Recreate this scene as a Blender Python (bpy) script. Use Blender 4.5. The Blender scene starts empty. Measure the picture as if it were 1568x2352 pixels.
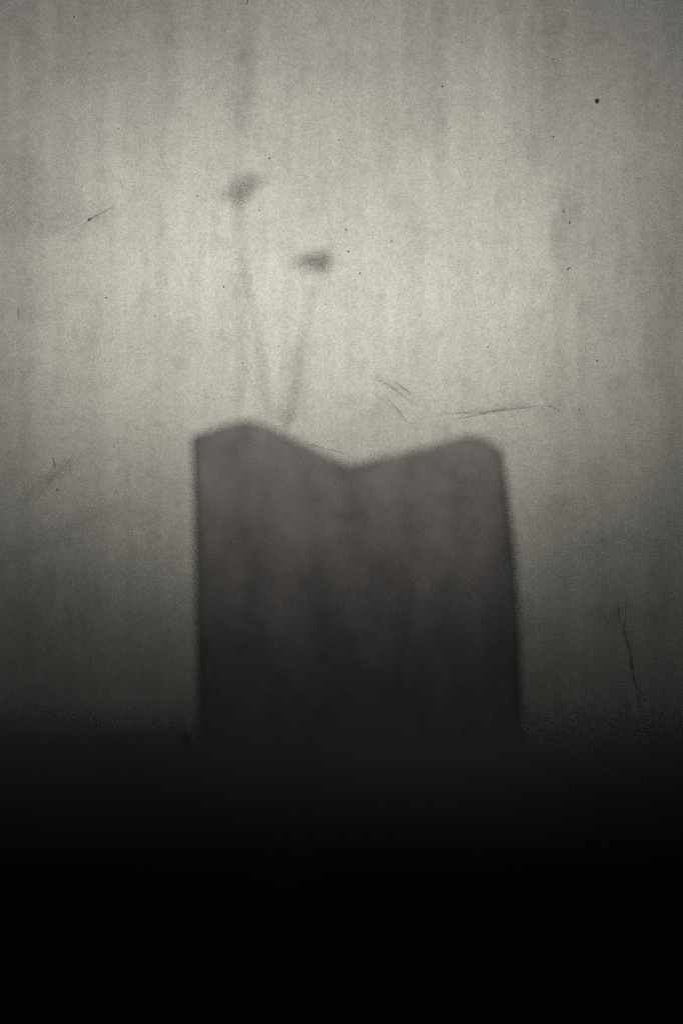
import bpy, bmesh, math, random
from mathutils import Vector, Matrix
random.seed(11)
S = bpy.context.scene
COL = S.collection
PI = math.pi

# ------------------------------------------------------------------ frame geometry (metres)
D = 2.0            # camera to wall
FW = 0.52          # picture width at the wall
EYE = 0.86
ROW = 1640         # picture row of the eye level
LEDGE_FRONT, LEDGE_BACK = -0.55, -0.04
LEDGE_Z = EYE - 0.0357        # top of the table
LIP_Z = EYE - 0.0070          # top of its raised front edge

def P(px, py, y=0.0):
    """point of the place seen at (px, py) of a 1568 x 2352 picture, at depth y (wall = 0)"""
    s = (D + y) / D * FW / 1568.0
    return Vector(((px - 784) * s, y, EYE + (ROW - py) * s))

# ------------------------------------------------------------------ helpers
def link(name, bm, mat, parent=None, smooth=True):
    me = bpy.data.meshes.new(name)
    bmesh.ops.recalc_face_normals(bm, faces=bm.faces)
    bm.to_mesh(me); bm.free()
    for p in me.polygons: p.use_smooth = smooth
    me.materials.append(mat)
    o = bpy.data.objects.new(name, me)
    COL.objects.link(o)
    if parent:
        o.parent = parent
        o.matrix_parent_inverse = Matrix.Translation(-parent.location)
    return o

def thing(name, loc, label, cat, group=None, kind=None):
    o = bpy.data.objects.new(name, None)
    o.empty_display_size = 0.05
    COL.objects.link(o); o.location = loc
    o['label'] = label; o['category'] = cat
    if group: o['group'] = group
    if kind: o['kind'] = kind
    return o

def box(bm, x0, x1, y0, y1, z0, z1, bev=0.0):
    r = bmesh.ops.create_cube(bm, size=1)
    for v in r['verts']:
        v.co = Vector((x0 if v.co.x < 0 else x1, y0 if v.co.y < 0 else y1, z0 if v.co.z < 0 else z1))
    if bev:
        es = list({e for v in r['verts'] for e in v.link_edges})
        bmesh.ops.bevel(bm, geom=es, offset=bev, segments=3, affect='EDGES', profile=0.5)

def spline(pts, n=8):
    out = []
    q = [pts[0]] + list(pts) + [pts[-1]]
    for i in range(1, len(q) - 2):
        a, b, c, d = q[i-1], q[i], q[i+1], q[i+2]
        for k in range(n):
            t = k / n
            out.append(0.5*((2*b) + (c-a)*t + (2*a-5*b+4*c-d)*t*t + (3*b-a-3*c+d)*t**3))
    out.append(Vector(pts[-1]))
    return out

def tube(bm, pts, r0, r1, seg=10):
    rings = []
    n = len(pts)
    for i, p in enumerate(pts):
        t = (pts[min(i+1, n-1)] - pts[max(i-1, 0)]).normalized()
        a = t.cross(Vector((0, 1, 0.03))).normalized(); b = t.cross(a)
        r = r0 + (r1 - r0) * i / (n - 1)
        rings.append([bm.verts.new(p + a*r*math.cos(2*PI*k/seg) + b*r*math.sin(2*PI*k/seg)) for k in range(seg)])
    for i in range(n - 1):
        for k in range(seg):
            bm.faces.new((rings[i][k], rings[i][(k+1) % seg], rings[i+1][(k+1) % seg], rings[i+1][k]))
    bm.faces.new(rings[0]); bm.faces.new(rings[-1])

# ------------------------------------------------------------------ materials
class NT:
    def __init__(s, name):
        s.m = bpy.data.materials.new(name); s.m.use_nodes = True
        s.t = s.m.node_tree; s.b = s.t.nodes['Principled BSDF']
        s.b.inputs['Specular IOR Level'].default_value = 0.0
    def n(s, typ, **kw):
        x = s.t.nodes.new(typ)
        for k, v in kw.items(): setattr(x, k, v)
        return x
    def l(s, a, b): s.t.links.new(a, b)
    def coords(s, scale, rot=(0, 0, 0)):
        tc = s.n('ShaderNodeTexCoord'); mp = s.n('ShaderNodeMapping')
        mp.inputs['Scale'].default_value = scale; mp.inputs['Rotation'].default_value = rot
        s.l(tc.outputs['Object'], mp.inputs['Vector'])
        return mp.outputs['Vector']
    def noise(s, scale, rot=(0, 0, 0), detail=4.0, rough=0.55):
        x = s.n('ShaderNodeTexNoise'); x.inputs['Scale'].default_value = 1.0
        x.inputs['Detail'].default_value = detail; x.inputs['Roughness'].default_value = rough
        s.l(s.coords(scale, rot), x.inputs['Vector'])
        return x.outputs['Fac']
    def grain(s, cell):
        sn = s.n('ShaderNodeVectorMath', operation='SNAP'); sn.inputs[1].default_value = (cell,)*3
        tc = s.n('ShaderNodeTexCoord'); s.l(tc.outputs['Object'], sn.inputs[0])
        ad = s.n('ShaderNodeVectorMath', operation='ADD'); ad.inputs[1].default_value = (cell*.37,)*3
        s.l(sn.outputs[0], ad.inputs[0])
        w = s.n('ShaderNodeTexWhiteNoise', noise_dimensions='3D'); s.l(ad.outputs[0], w.inputs['Vector'])
        return w.outputs['Value']
    def span(s, v, lo, hi, a=0.3, b=0.7):
        r = s.n('ShaderNodeMapRange'); r.inputs['From Min'].default_value = a; r.inputs['From Max'].default_value = b
        r.inputs['To Min'].default_value = lo; r.inputs['To Max'].default_value = hi
        s.l(v, r.inputs['Value']); return r.outputs['Result']
    def mul(s, a, b):
        x = s.n('ShaderNodeMath', operation='MULTIPLY'); s.l(a, x.inputs[0])
        if hasattr(b, 'links'): s.l(b, x.inputs[1])
        else: x.inputs[1].default_value = b
        return x.outputs[0]
    def colour(s, rgb, fac):
        v = s.n('ShaderNodeVectorMath', operation='SCALE'); v.inputs[0].default_value = rgb
        s.l(fac, v.inputs['Scale']); s.l(v.outputs[0], s.b.inputs['Base Color'])
    def through(s, rgb, fac, share, front):
        """cloth or petal: light passes through it, a little is scattered back from its front"""
        v = s.n('ShaderNodeVectorMath', operation='SCALE'); v.inputs[0].default_value = rgb; s.l(fac, v.inputs['Scale'])
        a = s.n('ShaderNodeBsdfTranslucent'); s.l(v.outputs[0], a.inputs['Color'])
        d = s.n('ShaderNodeBsdfDiffuse'); d.inputs['Color'].default_value = (*front, 1)
        m = s.n('ShaderNodeMixShader'); m.inputs[0].default_value = share
        s.l(d.outputs[0], m.inputs[1]); s.l(a.outputs[0], m.inputs[2])
        s.l(m.outputs[0], s.t.nodes['Material Output'].inputs['Surface'])
    def bump(s, h, strength, dist):
        b = s.n('ShaderNodeBump'); b.inputs['Strength'].default_value = strength; b.inputs['Distance'].default_value = dist
        s.l(h, b.inputs['Height']); s.l(b.outputs[0], s.b.inputs['Normal'])

def sheet_material():
    t = NT('sheet_cloth'); t.b.inputs['Roughness'].default_value = 0.95
    v = t.span(t.noise((32, 1, 2.2), detail=3), 0.915, 1.085)
    v = t.mul(v, t.span(t.noise((110, 1, 5), detail=3), 0.965, 1.035))
    v = t.mul(v, t.span(t.noise((7, 1, 6), detail=4), 0.90, 1.10))
    v = t.mul(v, t.span(t.noise((70, 1, 14), rot=(0, math.radians(40), 0), detail=4), 0.95, 1.05))
    v = t.mul(v, t.span(t.noise((150, 1, 150), detail=5, rough=.7), 0.94, 1.06))
    v = t.mul(v, t.span(t.noise((45, 1, 38), detail=6, rough=.7), 0.89, 1.0, 0.36, 0.5))
    v = t.mul(v, t.span(t.grain(0.0007), 0.80, 1.20, 0, 1))
    t.through((0.71, 0.702, 0.648), v, 0.85, (0.14, 0.138, 0.13))
    return t.m

def grainy(name, rgb, amp, cell=0.0006, blotch=0.12, scale=(30, 30, 12)):
    t = NT(name); t.b.inputs['Roughness'].default_value = 0.9
    v = t.span(t.noise(scale, detail=5), 1 - blotch, 1 + blotch)
    v = t.mul(v, t.span(t.grain(cell), 1 - amp, 1 + amp, 0, 1))
    t.colour(rgb, v)
    return t.m

M_SHEET = sheet_material()
M_VASE = grainy('vase_stoneware', (0.205, 0.194, 0.183), 0.95, blotch=0.22, scale=(38, 38, 16))
M_INNER = grainy('vase_inside', (0.12, 0.115, 0.11), 0.8)
def petal_material(name, rgb, share, front):
    t = NT(name)
    v = t.span(t.noise((140, 140, 140), detail=4), .85, 1.12)
    t.through(rgb, v, share, front)
    return t.m
M_PETAL = petal_material('petal', (1.0, 0.98, 0.99), .92, (.8, .79, .8))
M_STEM = petal_material('stem', (0.95, 0.94, 0.88), .92, (.5, .5, .46))
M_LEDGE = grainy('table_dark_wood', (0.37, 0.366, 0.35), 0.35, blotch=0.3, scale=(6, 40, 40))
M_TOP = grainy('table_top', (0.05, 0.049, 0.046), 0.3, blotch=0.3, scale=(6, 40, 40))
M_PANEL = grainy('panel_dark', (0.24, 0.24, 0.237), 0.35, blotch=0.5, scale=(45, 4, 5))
M_DIRT = grainy('dirt', (0.03, 0.028, 0.025), 0.3)
M_FAINT = grainy('faint_dirt', (0.22, 0.215, 0.2), 0.3)
M_SCR = grainy('crease_scratch', (0.40, 0.395, 0.365), 0.4, cell=0.001)
M_SCR2 = grainy('dark_mark', (0.12, 0.118, 0.11), 0.6, cell=0.001)

# ------------------------------------------------------------------ wall
wall = thing('hanging_sheet', (0, 0, 0), 'pale translucent sheet lit from behind, specked and scratched, hanging behind the vase', 'sheet')
bm = bmesh.new()
NX, NZ = 60, 50
vs = [[bm.verts.new((-1.1 + 2.2*i/NX, 0.0006 + 0.0012*(1 + math.sin(i*.9)*math.sin(j*.23)), 0.05 + 1.85*j/NZ)) for i in range(NX+1)] for j in range(NZ+1)]
for j in range(NZ):
    for i in range(NX):
        bm.faces.new((vs[j][i], vs[j][i+1], vs[j+1][i+1], vs[j+1][i]))
link('cloth', bm, M_SHEET, wall)
bm = bmesh.new()
tube(bm, [Vector((-1.15, 0.012, 1.905)), Vector((0, 0.012, 1.905)), Vector((1.15, 0.012, 1.905))], 0.012, 0.012, 12)
link('rod', bm, M_DIRT, wall)

def speck(px, py, r, stretch=1.0, ang=0.0, mat=None, name='speck'):
    c = P(px, py)
    s = FW / 1568
    bm = bmesh.new()
    n = 9
    ring, top = [], []
    for k in range(n):
        a = 2*PI*k/n
        rr = r * s * random.uniform(0.65, 1.2)
        x, z = rr*math.cos(a), rr*math.sin(a)*stretch
        x, z = x*math.cos(ang) - z*math.sin(ang), x*math.sin(ang) + z*math.cos(ang)
        ring.append(bm.verts.new((c.x+x, 0.0005, c.z+z)))
        top.append(bm.verts.new((c.x+x*.75, -0.0005, c.z+z*.75)))
    for k in range(n):
        bm.faces.new((ring[k], ring[(k+1) % n], top[(k+1) % n], top[k]))
    bm.faces.new(top)
    return link(name, bm, mat or M_DIRT, wall, smooth=False)

SPECKS = [(272,295,1.7),(619,363,2.6),(735,212,1.8),(1016,198,2.3),(1270,313,2.0),(1102,363,1.9),(1270,135,2.4),
 (453,449,2.2),(514,658,3.0),(794,527,2.3),(899,553,2.3),(800,577,2.6),(827,627,2.5),(748,698,2.0),(1203,456,1.8),
 (1120,797,1.9),(1168,780,1.7),(1371,828,2.4),(1460,1143,2.3),(148,587,1.8),(245,683,1.8),(170,777,1.7),(118,920,2.0),
 (490,918,2.0),(557,833,2.0),(640,795,1.8),(1097,627,1.6),(778,320,1.6),(170,38,2.2),(131,1125,2.6),(679,388,1.5),
 (835,213,1.5),(1181,640,1.5),(1402,435,1.7),(594,483,1.6),(424,465,1.4),(1492,413,1.5),(356,725,1.6),(280,665,1.4),
 (1215,575,1.5),(925,340,1.4),(1059,95,1.6),(690,640,1.4),(965,725,1.6),(1385,1180,1.6),(317,1085,1.5),(60,1010,1.5),
 (1330,940,1.6),(410,870,1.5),(1532,150,1.5),(1090,50,1.7),(205,120,1.6),(90,430,1.5),(330,140,1.4)]
for (x, y, r) in SPECKS:
    if r < 1.6: continue
    speck(x, y, r*.8, random.uniform(.8, 1.5), random.uniform(0, PI))
speck(1371, 231, 5.0, 1.5, 0.2, M_SCR2)
speck(1305, 617, 1.8, 3.2, -1.0)
speck(1308, 510, 1.8, 2.6, -0.6, M_SCR2)
speck(1294, 484, 1.6, 4.0, 0.3, M_FAINT)
speck(124, 1060, 2.6, 5.0, 0.15, M_SCR)
speck(205, 503, 2.0, 3.0, -0.9, M_SCR2)

def soft_mark(name, rgb, strength):
    """dirt or painted crease shade that thins out towards the edges of its mark"""
    t = NT(name); t.b.inputs['Base Color'].default_value = (*rgb, 1); t.b.inputs['Roughness'].default_value = 1
    at = t.n('ShaderNodeAttribute'); at.attribute_name = 'cover'
    v = t.mul(at.outputs['Fac'], t.span(t.noise((170, 170, 170), detail=4), 0.35*strength, 1.25*strength))
    t.l(v, t.b.inputs['Alpha'])
    return t.m
M_LINE = soft_mark('crease_scratch_line', (0.10, 0.098, 0.09), 0.58)
M_SHADE_SMEAR = soft_mark('shade_smear_dirt', (0.16, 0.157, 0.15), 0.19)
M_CRACK = soft_mark('crack_dirt', (0.03, 0.03, 0.028), 0.95)

def strip(name, pts, w, mat, y=-0.0004):
    """a thin raised line on the wall, tapered at both ends, w = half width in picture units"""
    s = FW / 1568
    q = spline([P(a, b, 0) for a, b in pts], 6)
    bm = bmesh.new()
    lay = bm.verts.layers.float.new('cover')
    rows = []
    n = len(q)
    PR = [(-1, 0), (-.45, .7), (0, 1), (.45, .7), (1, 0)]
    for i, p in enumerate(q):
        t = (q[min(i+1, n-1)] - q[max(i-1, 0)]).normalized()
        nn = Vector((-t.z, 0, t.x))
        k = (1 - abs(2*i/(n-1) - 1)**2.2)
        ww = w*s*max(k*random.uniform(.75, 1.15), .12)
        row = []
        for f, c in PR:
            v = bm.verts.new((p.x + nn.x*ww*f, 0.0004 + (y - 0.0004)*max(c, .3), p.z + nn.z*ww*f))
            v[lay] = c*(.25 + .75*k)
            row.append(v)
        rows.append(row)
    for i in range(n-1):
        for k in range(4):
            bm.faces.new((rows[i][k], rows[i][k+1], rows[i+1][k+1], rows[i+1][k]))
    return link(name, bm, mat, wall, smooth=True)

strip('hair', [(43.5,704),(43,715),(42.5,725),(42,736)], 2.2, M_CRACK, -0.0008)
strip('hair', [(569,-6),(568,4),(566.5,13)], 2.4, M_CRACK, -0.0008)
SCR = [  # scratches, and creases whose shade is painted as darker lines
 ([(1030,966),(1080,956),(1140,943),(1200,937),(1250,930)], 2.6),
 ([(1250,930),(1275,937),(1290,952)], 1.5),
 ([(1000,950),(1060,948),(1110,947)], 1.3),
 ([(850,868),(885,880),(920,905),(955,930)], 1.4),
 ([(895,868),(925,890),(958,915)], 1.5),
 ([(880,905),(912,940),(945,980)], 1.5),
 ([(638,1012),(690,1017),(740,1028),(785,1040),(815,1052)], 1.2),
 ([(185,522),(215,498),(245,482),(270,465)], 1.2),
 ([(277,412),(281,436)], 1.1),
 ([(1418,1375),(1420,1410),(1428,1440)], 1.6),
 ([(1433,1350),(1437,1400),(1434,1440),(1440,1470)], 1.5),
 ([(660,1250),(700,1190)], 1.5),
]
for pts, w in SCR:
    strip('crease_scratch', pts, w*1.7, M_LINE)
SHADE_SMEARS = [  # soft shade beside the creases put in as darker strips, plus dirt smears
 ([(990,950),(1060,945),(1140,938),(1215,932),(1290,950)], 13),
 ([(840,862),(880,872),(930,908),(965,940)], 14),
 ([(860,900),(905,940),(945,985)], 10),
 ([(630,930),(645,955),(660,985)], 24),
 ([(1415,1340),(1425,1420),(1445,1480),(1455,1560),(1490,1630)], 14),
 ([(180,540),(210,503),(270,470)], 9),
 ([(90,1140),(120,1095),(180,1040)], 12),
 ([(556,-60),(560,130),(557,240),(562,330)], 36),
 ([(553,560),(556,700),(550,960)], 30),  # soft darker streak below the taller flower's head
 ([(690,760),(688,870),(700,980)], 26),
 ([(1010,-60),(1003,180),(1012,460)], 44),
]
for pts, w in SHADE_SMEARS:
    strip('shade_smear', pts, w, M_SHADE_SMEAR, -0.0002)
M_STAIN = soft_mark('stain_dirt', (0.2, 0.196, 0.19), 0.2)
for pts, w in [([(-80,330),(20,380),(110,470),(200,500),(300,470)], 80), ([(-60,480),(60,500),(160,520)], 60),
               ([(1500,500),(1520,700),(1490,900)], 60), ([(1240,-80),(1250,150),(1235,420)], 60), ([(1330,380),(1300,520),(1310,700)], 40),
               ([(-60,1330),(120,1230),(260,1180),(420,1190)], 42), ([(20,1180),(90,1120),(200,1040)], 30), ([(1290,1290),(1400,1240),(1560,1270)], 42)]:
    strip('stain', pts, w, M_STAIN, -0.00015)
M_CREASE = soft_mark('crease_shade', (0.04, 0.039, 0.037), 0.62)  # branching crease, its shade painted as dark lines
strip('dark_mark', [(1420,1410),(1432,1450),(1445,1490),(1452,1540),(1460,1575),(1470,1590),(1486,1622)], 4.5, M_CREASE)
strip('dark_mark', [(1462,1578),(1466,1610),(1474,1645)], 2.8, M_CREASE)
strip('dark_mark', [(1436,1600),(1443,1625),(1440,1645)], 2.8, M_CREASE)
strip('dark_mark', [(1395,1435),(1405,1412)], 2.2, M_CREASE)

# ------------------------------------------------------------------ table
table = thing('table', (0, (LEDGE_FRONT + LEDGE_BACK)/2, 0), 'dark table in deep shadow under the wavy-rimmed vase', 'table')
bm = bmesh.new()
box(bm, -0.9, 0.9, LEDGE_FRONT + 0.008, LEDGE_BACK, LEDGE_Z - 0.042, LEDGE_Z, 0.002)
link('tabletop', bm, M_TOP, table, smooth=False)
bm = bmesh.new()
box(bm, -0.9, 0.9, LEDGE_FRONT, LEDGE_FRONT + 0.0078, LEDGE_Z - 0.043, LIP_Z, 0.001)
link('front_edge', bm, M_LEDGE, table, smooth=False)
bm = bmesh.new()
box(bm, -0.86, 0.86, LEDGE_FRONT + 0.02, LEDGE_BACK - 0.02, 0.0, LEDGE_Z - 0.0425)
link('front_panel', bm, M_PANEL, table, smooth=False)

# low dark shape at the end of the table
BY = -0.20
bm = bmesh.new()
prof = [(-420,1612),(-150,1618),(20,1624),(120,1630),(178,1637),(200,1650),(210,1664),(300,1667),(400,1670),(418,1680),(422,1760)]
back, front = [], []
for (a_, b_) in prof:
    p = P(a_, b_, BY); p.z = max(p.z, LEDGE_Z + 0.0003)
    front.append(p)
lower = [Vector((p.x, p.y, LEDGE_Z + 0.0002)) for p in front]
R0 = [[bm.verts.new(p + Vector((0, d, 0))) for p in lst] for lst, d in ((lower, -.004), (front, 0), (front, .10), (lower, .104))]
for j in range(4):
    for i in range(len(prof) - 1):
        bm.faces.new((R0[j][i], R0[j][i+1], R0[(j+1) % 4][i+1], R0[(j+1) % 4][i]))
bm.faces.new([R0[j][0] for j in range(4)])
bmesh.ops.remove_doubles(bm, verts=bm.verts, dist=1e-4)
lump = link('low_block', bm, M_LEDGE, smooth=False)
lump['label'] = 'low dark stepped block on the table left of the vase, lost in shadow'; lump['category'] = 'block'

# ------------------------------------------------------------------ vase
VY = -0.11
K = (D + VY - 0.045) / D * FW / 1568
def interp(tab, x):
    if x <= tab[0][0]: return tab[0][1]
    for (a, b), (c, d) in zip(tab, tab[1:]):
        if x <= c:
            t = (x - a) / (c - a)
            return b + (d - b)*t
    return tab[-1][1]
RIM = [(437,1002),(480,989),(530,973),(550,969),(570,967),(590,971),(615,983),(650,1001),(700,1032),(740,1055),(760,1064),(775,1069),
       (790,1070),(820,1066),(870,1057),(950,1038),(1010,1021),(1060,1005),(1080,1001),(1100,1002),(1122,1011),(1142,1026),(1158,1052)]
LEFT = [(1000,436),(1100,439),(1300,443),(1500,447),(1760,451)]
RIGHT = [(1000,1154),(1060,1161),(1150,1174),(1300,1190),(1450,1199),(1760,1205)]
def vase_shell(inset, z_floor, rim_drop, n=120, m=46):
    """ring grid: rounded-rectangle section whose rim height follows the wavy outline"""
    rings = []
    for j in range(m + 1):
        f = j / m
        ring = []
        for i in range(n):
            a = 2*PI*i/n
            e = 2/9.0
            cx = math.copysign(abs(math.cos(a))**e, math.cos(a)); cy = math.copysign(abs(math.sin(a))**e, math.sin(a))
            px0 = 797 + 358*cx
            rim = interp(RIM, px0)
            if cy > 0: rim += 10*cy*(1 + .5*math.sin(px0*.021))        # the back edge sits a little lower
            zt = EYE + (ROW - rim)*K - rim_drop
            z = z_floor + (zt - z_floor)*f
            py = ROW - (z - EYE)/K
            l, r = interp(LEFT, py), interp(RIGHT, py)
            c, h = (l + r)/2, (r - l)/2
            h -= inset/K
            dep = 0.05 - inset + 0.004*math.sin(3*f + 4*cx)*(.3+.7*f)
            x = (c - 784)*K + h*K*cx
            y = VY + dep*cy
            ring.append(Vector((x, y, z)))
        rings.append(ring)
    return rings
def grid(bm, rings, cap_low=True):
    vs = [[bm.verts.new(p) for p in r] for r in rings]
    n = len(vs[0])
    for j in range(len(vs)-1):
        for i in range(n):
            bm.faces.new((vs[j][i], vs[j][(i+1) % n], vs[j+1][(i+1) % n], vs[j+1][i]))
    if cap_low: bm.faces.new(vs[0])
    return vs
vase = thing('vase', (0.005, VY, LEDGE_Z), 'wide grey vase with a wavy uneven rim on the dark table', 'vase')
outer = vase_shell(0.0, LEDGE_Z, 0.0); inner = vase_shell(0.0035, LEDGE_Z + 0.006, 0.0008)
bm = bmesh.new()
a = grid(bm, outer)
n = len(a[0])
rim_pts = [[bm.verts.new((p + q)/2 + Vector((0, 0, 0.0008))) for p, q in zip(outer[-1], inner[-1])], [bm.verts.new(p) for p in inner[-1]]]
for lo, hi in ((a[-1], rim_pts[0]), (rim_pts[0], rim_pts[1])):
    for i in range(n): bm.faces.new((lo[i], lo[(i+1) % n], hi[(i+1) % n], hi[i]))
link('body', bm, M_VASE, vase)
bm = bmesh.new(); grid(bm, inner); link('lining', bm, M_INNER, vase)
# short dark crack at the lowest point of the rim
bm = bmesh.new()
yf = VY - 0.0535
tube(bm, spline([P(776, 1070, yf), P(775, 1084, yf), P(777, 1099, yf)], 4), 0.0009, 0.0006, 6)
link('dark_mark', bm, M_DIRT, vase)

# ------------------------------------------------------------------ flowers
FY = -0.165
ROOT_Y = -0.115
def flower(label, stem_px, centre, half_w, tilt, lean_y, petals, thick, calyx_px, leaves):
    base = P(*stem_px[-1], ROOT_Y)
    root = thing('flower', base, label, 'flower', 'flowers standing in the wavy-rimmed vase')
    pts = spline([P(a, b, FY + (ROOT_Y - FY)*min(1, i/(len(stem_px) - 3))) for i, (a, b) in enumerate(stem_px)], 6)
    bm = bmesh.new(); tube(bm, pts, 0.0007, 0.0009); link('stem', bm, M_STEM, root)
    c = P(*centre, FY); R = half_w * (D + FY)/D * FW/1568
    rot = Matrix.Rotation(lean_y, 3, 'X') @ Matrix.Rotation(0, 3, 'Z')
    rot = Matrix.Rotation(-tilt, 3, 'Y') @ rot
    # calyx: cup from the stem's top to the petals
    top = P(*calyx_px, FY)
    bm = bmesh.new()
    ax = (c - top); L = ax.length; ax.normalize()
    tube(bm, [top + ax*L*t for t in (0, .25, .5, .75, 1)], R*.10, R*.26, 12)
    link('calyx', bm, M_STEM, root)
    for layer, (nn, rr, lift, el) in enumerate(petals):
        for k in range(nn):
            reach = random.uniform(.74, 1.16)
            ang = 2*PI*(k + .5*layer)/nn + random.uniform(-.12, .12)
            bm = bmesh.new()
            U, V = 7, 8
            g = []
            for u in range(U+1):
                fu = u/U
                row = []
                wid = R*rr*.235*math.sin(PI*(.10 + .80*fu))**.8
                for v in range(V+1):
                    fv = v/V*2 - 1
                    rad = R*rr*reach*fu*(1 - .10*fv*fv)
                    zz = lift*R + R*el*fu**1.6 + R*.10*0.6*math.sin(5*fv + 3*k)*fu + R*thick*fv*fv*fu
                    p = Vector((rad, wid*fv, zz))
                    p = Matrix.Rotation(ang, 3, 'Z') @ p
                    row.append(bm.verts.new(c + rot @ p))
                g.append(row)
            for u in range(U):
                for v in range(V):
                    bm.faces.new((g[u][v], g[u+1][v], g[u+1][v+1], g[u][v+1]))
            bmesh.ops.remove_doubles(bm, verts=bm.verts, dist=1e-6)
            link('petal', bm, M_PETAL, root)
    for (bx, by, dx, dy) in leaves:
        a0, a1 = P(bx, by, -0.125), P(bx + dx, by + dy, -0.125)
        L = (a1 - a0); nrm = Vector((-L.z, 0, L.x)) * .22
        bm = bmesh.new(); prev = None
        for i in range(9):
            f = i/8
            w_ = math.sin(PI*(.04 + .92*f))
            c0 = a0 + L*f + Vector((0, -.004*math.sin(PI*f), 0))
            row = [bm.verts.new(c0 + nrm*w_*k + Vector((0, .0015*abs(k), 0))) for k in (-1, 0, 1)]
            if prev:
                for k in range(2): bm.faces.new((prev[k], prev[k+1], row[k+1], row[k]))
            prev = row
        link('leaf', bm, M_STEM, root)
    return root

f1 = flower('taller flower with a tilted ruffled head, left of the shorter one',
     [(545,480),(552,560),(566,640),(591,760),(609,882),(622,975),(640,1080),(690,1300),(705,1600)],
     (556,433), 62, math.radians(24), math.radians(46),
     [(7, 1.0, -.04, .0), (5, .6, .05, .06)], .05, (544,484), [])
f2 = flower('shorter flower with a flat level head, right of the taller one',
     [(742,618),(729,650),(704,729),(689,820),(674,913),(655,985),(645,1080),(640,1300),(640,1600)],
     (723,595), 60, math.radians(5), math.radians(34),
     [(6, 1.0, -.04, -.02), (3, .6, .04, .03)], .05, (741,628), [(655,985,18,-42), (660,965,-24,-20)])

# ------------------------------------------------------------------ camera
cd = bpy.data.cameras.new('camera'); cam = bpy.data.objects.new('camera', cd); COL.objects.link(cam)
cam.location = (0, -D, EYE); cam.rotation_euler = (PI/2, 0, 0)
cd.sensor_fit = 'HORIZONTAL'; cd.sensor_width = 24.0; cd.lens = 24.0*D/FW
cd.clip_start = 0.02; cd.clip_end = 50
cd.dof.use_dof = True; cd.dof.focus_distance = D; cd.dof.aperture_fstop = (cd.lens/1000)/0.13
cd.shift_y = (ROW - 1176)/1568
S.camera = cam

# ------------------------------------------------------------------ lamps
def spot(name, loc, px, py, radius, ratio, level, size, col):
    """spot lamp lighting a soft oval of the wall (picture units); level = brightness at its middle"""
    ld = bpy.data.lights.new(name, 'SPOT'); o = bpy.data.objects.new(name, ld); COL.objects.link(o)
    aim = P(px, py); loc = Vector(loc)
    o.location = loc
    d = aim - loc
    o.rotation_euler = d.to_track_quat('-Z', 'Y').to_euler()
    o.scale = (ratio, 1, 1)
    ld.energy = level * CAL * d.length_squared
    ld.spot_size = 2*math.atan(radius*FW/1568/d.length); ld.spot_blend = 1.0
    ld.shadow_soft_size = size; ld.color = col
    return o
CAL = 65.0
BACK = (0.0, 2.0, EYE + 0.1)        # three lamps behind the sheet
spot('back_lamp', BACK, 755, 725, 600, 1.62, 0.38, 0.12, (1.0, 0.99, 0.87))
spot('back_lamp', BACK, 667, 325, 790, 1.54, 0.18, 0.12, (1.0, 0.985, 0.93))
spot('back_lamp', BACK, 718, 430, 1400, 1.68, 0.115, 0.15, (1.0, 0.957, 0.935))
FRONT = (-0.10, -2.5, EYE + 0.25)     # two weak fill lamps added to lift the vase and table front
spot('front_fill', FRONT, 800, 700, 690, 1.6, 0.46, 0.10, (1.0, 0.975, 0.95))
spot('front_fill', FRONT, 800, 720, 1260, 2.1, 0.078, 0.10, (1.0, 0.98, 0.98))

w = bpy.data.worlds.new('World'); S.world = w; w.use_nodes = True
w.node_tree.nodes['Background'].inputs['Color'].default_value = (0.9, 0.95, 1.0, 1)
w.node_tree.nodes['Background'].inputs['Strength'].default_value = 0.003

S.view_settings.view_transform = 'Standard'; S.view_settings.look = 'None'
S.view_settings.exposure = 0; S.view_settings.gamma = 1; S.view_settings.use_curve_mapping = False
S.render.engine = 'CYCLES'
S.cycles.use_denoising = False
S.cycles.use_adaptive_sampling = False
S.cycles.max_bounces = 10
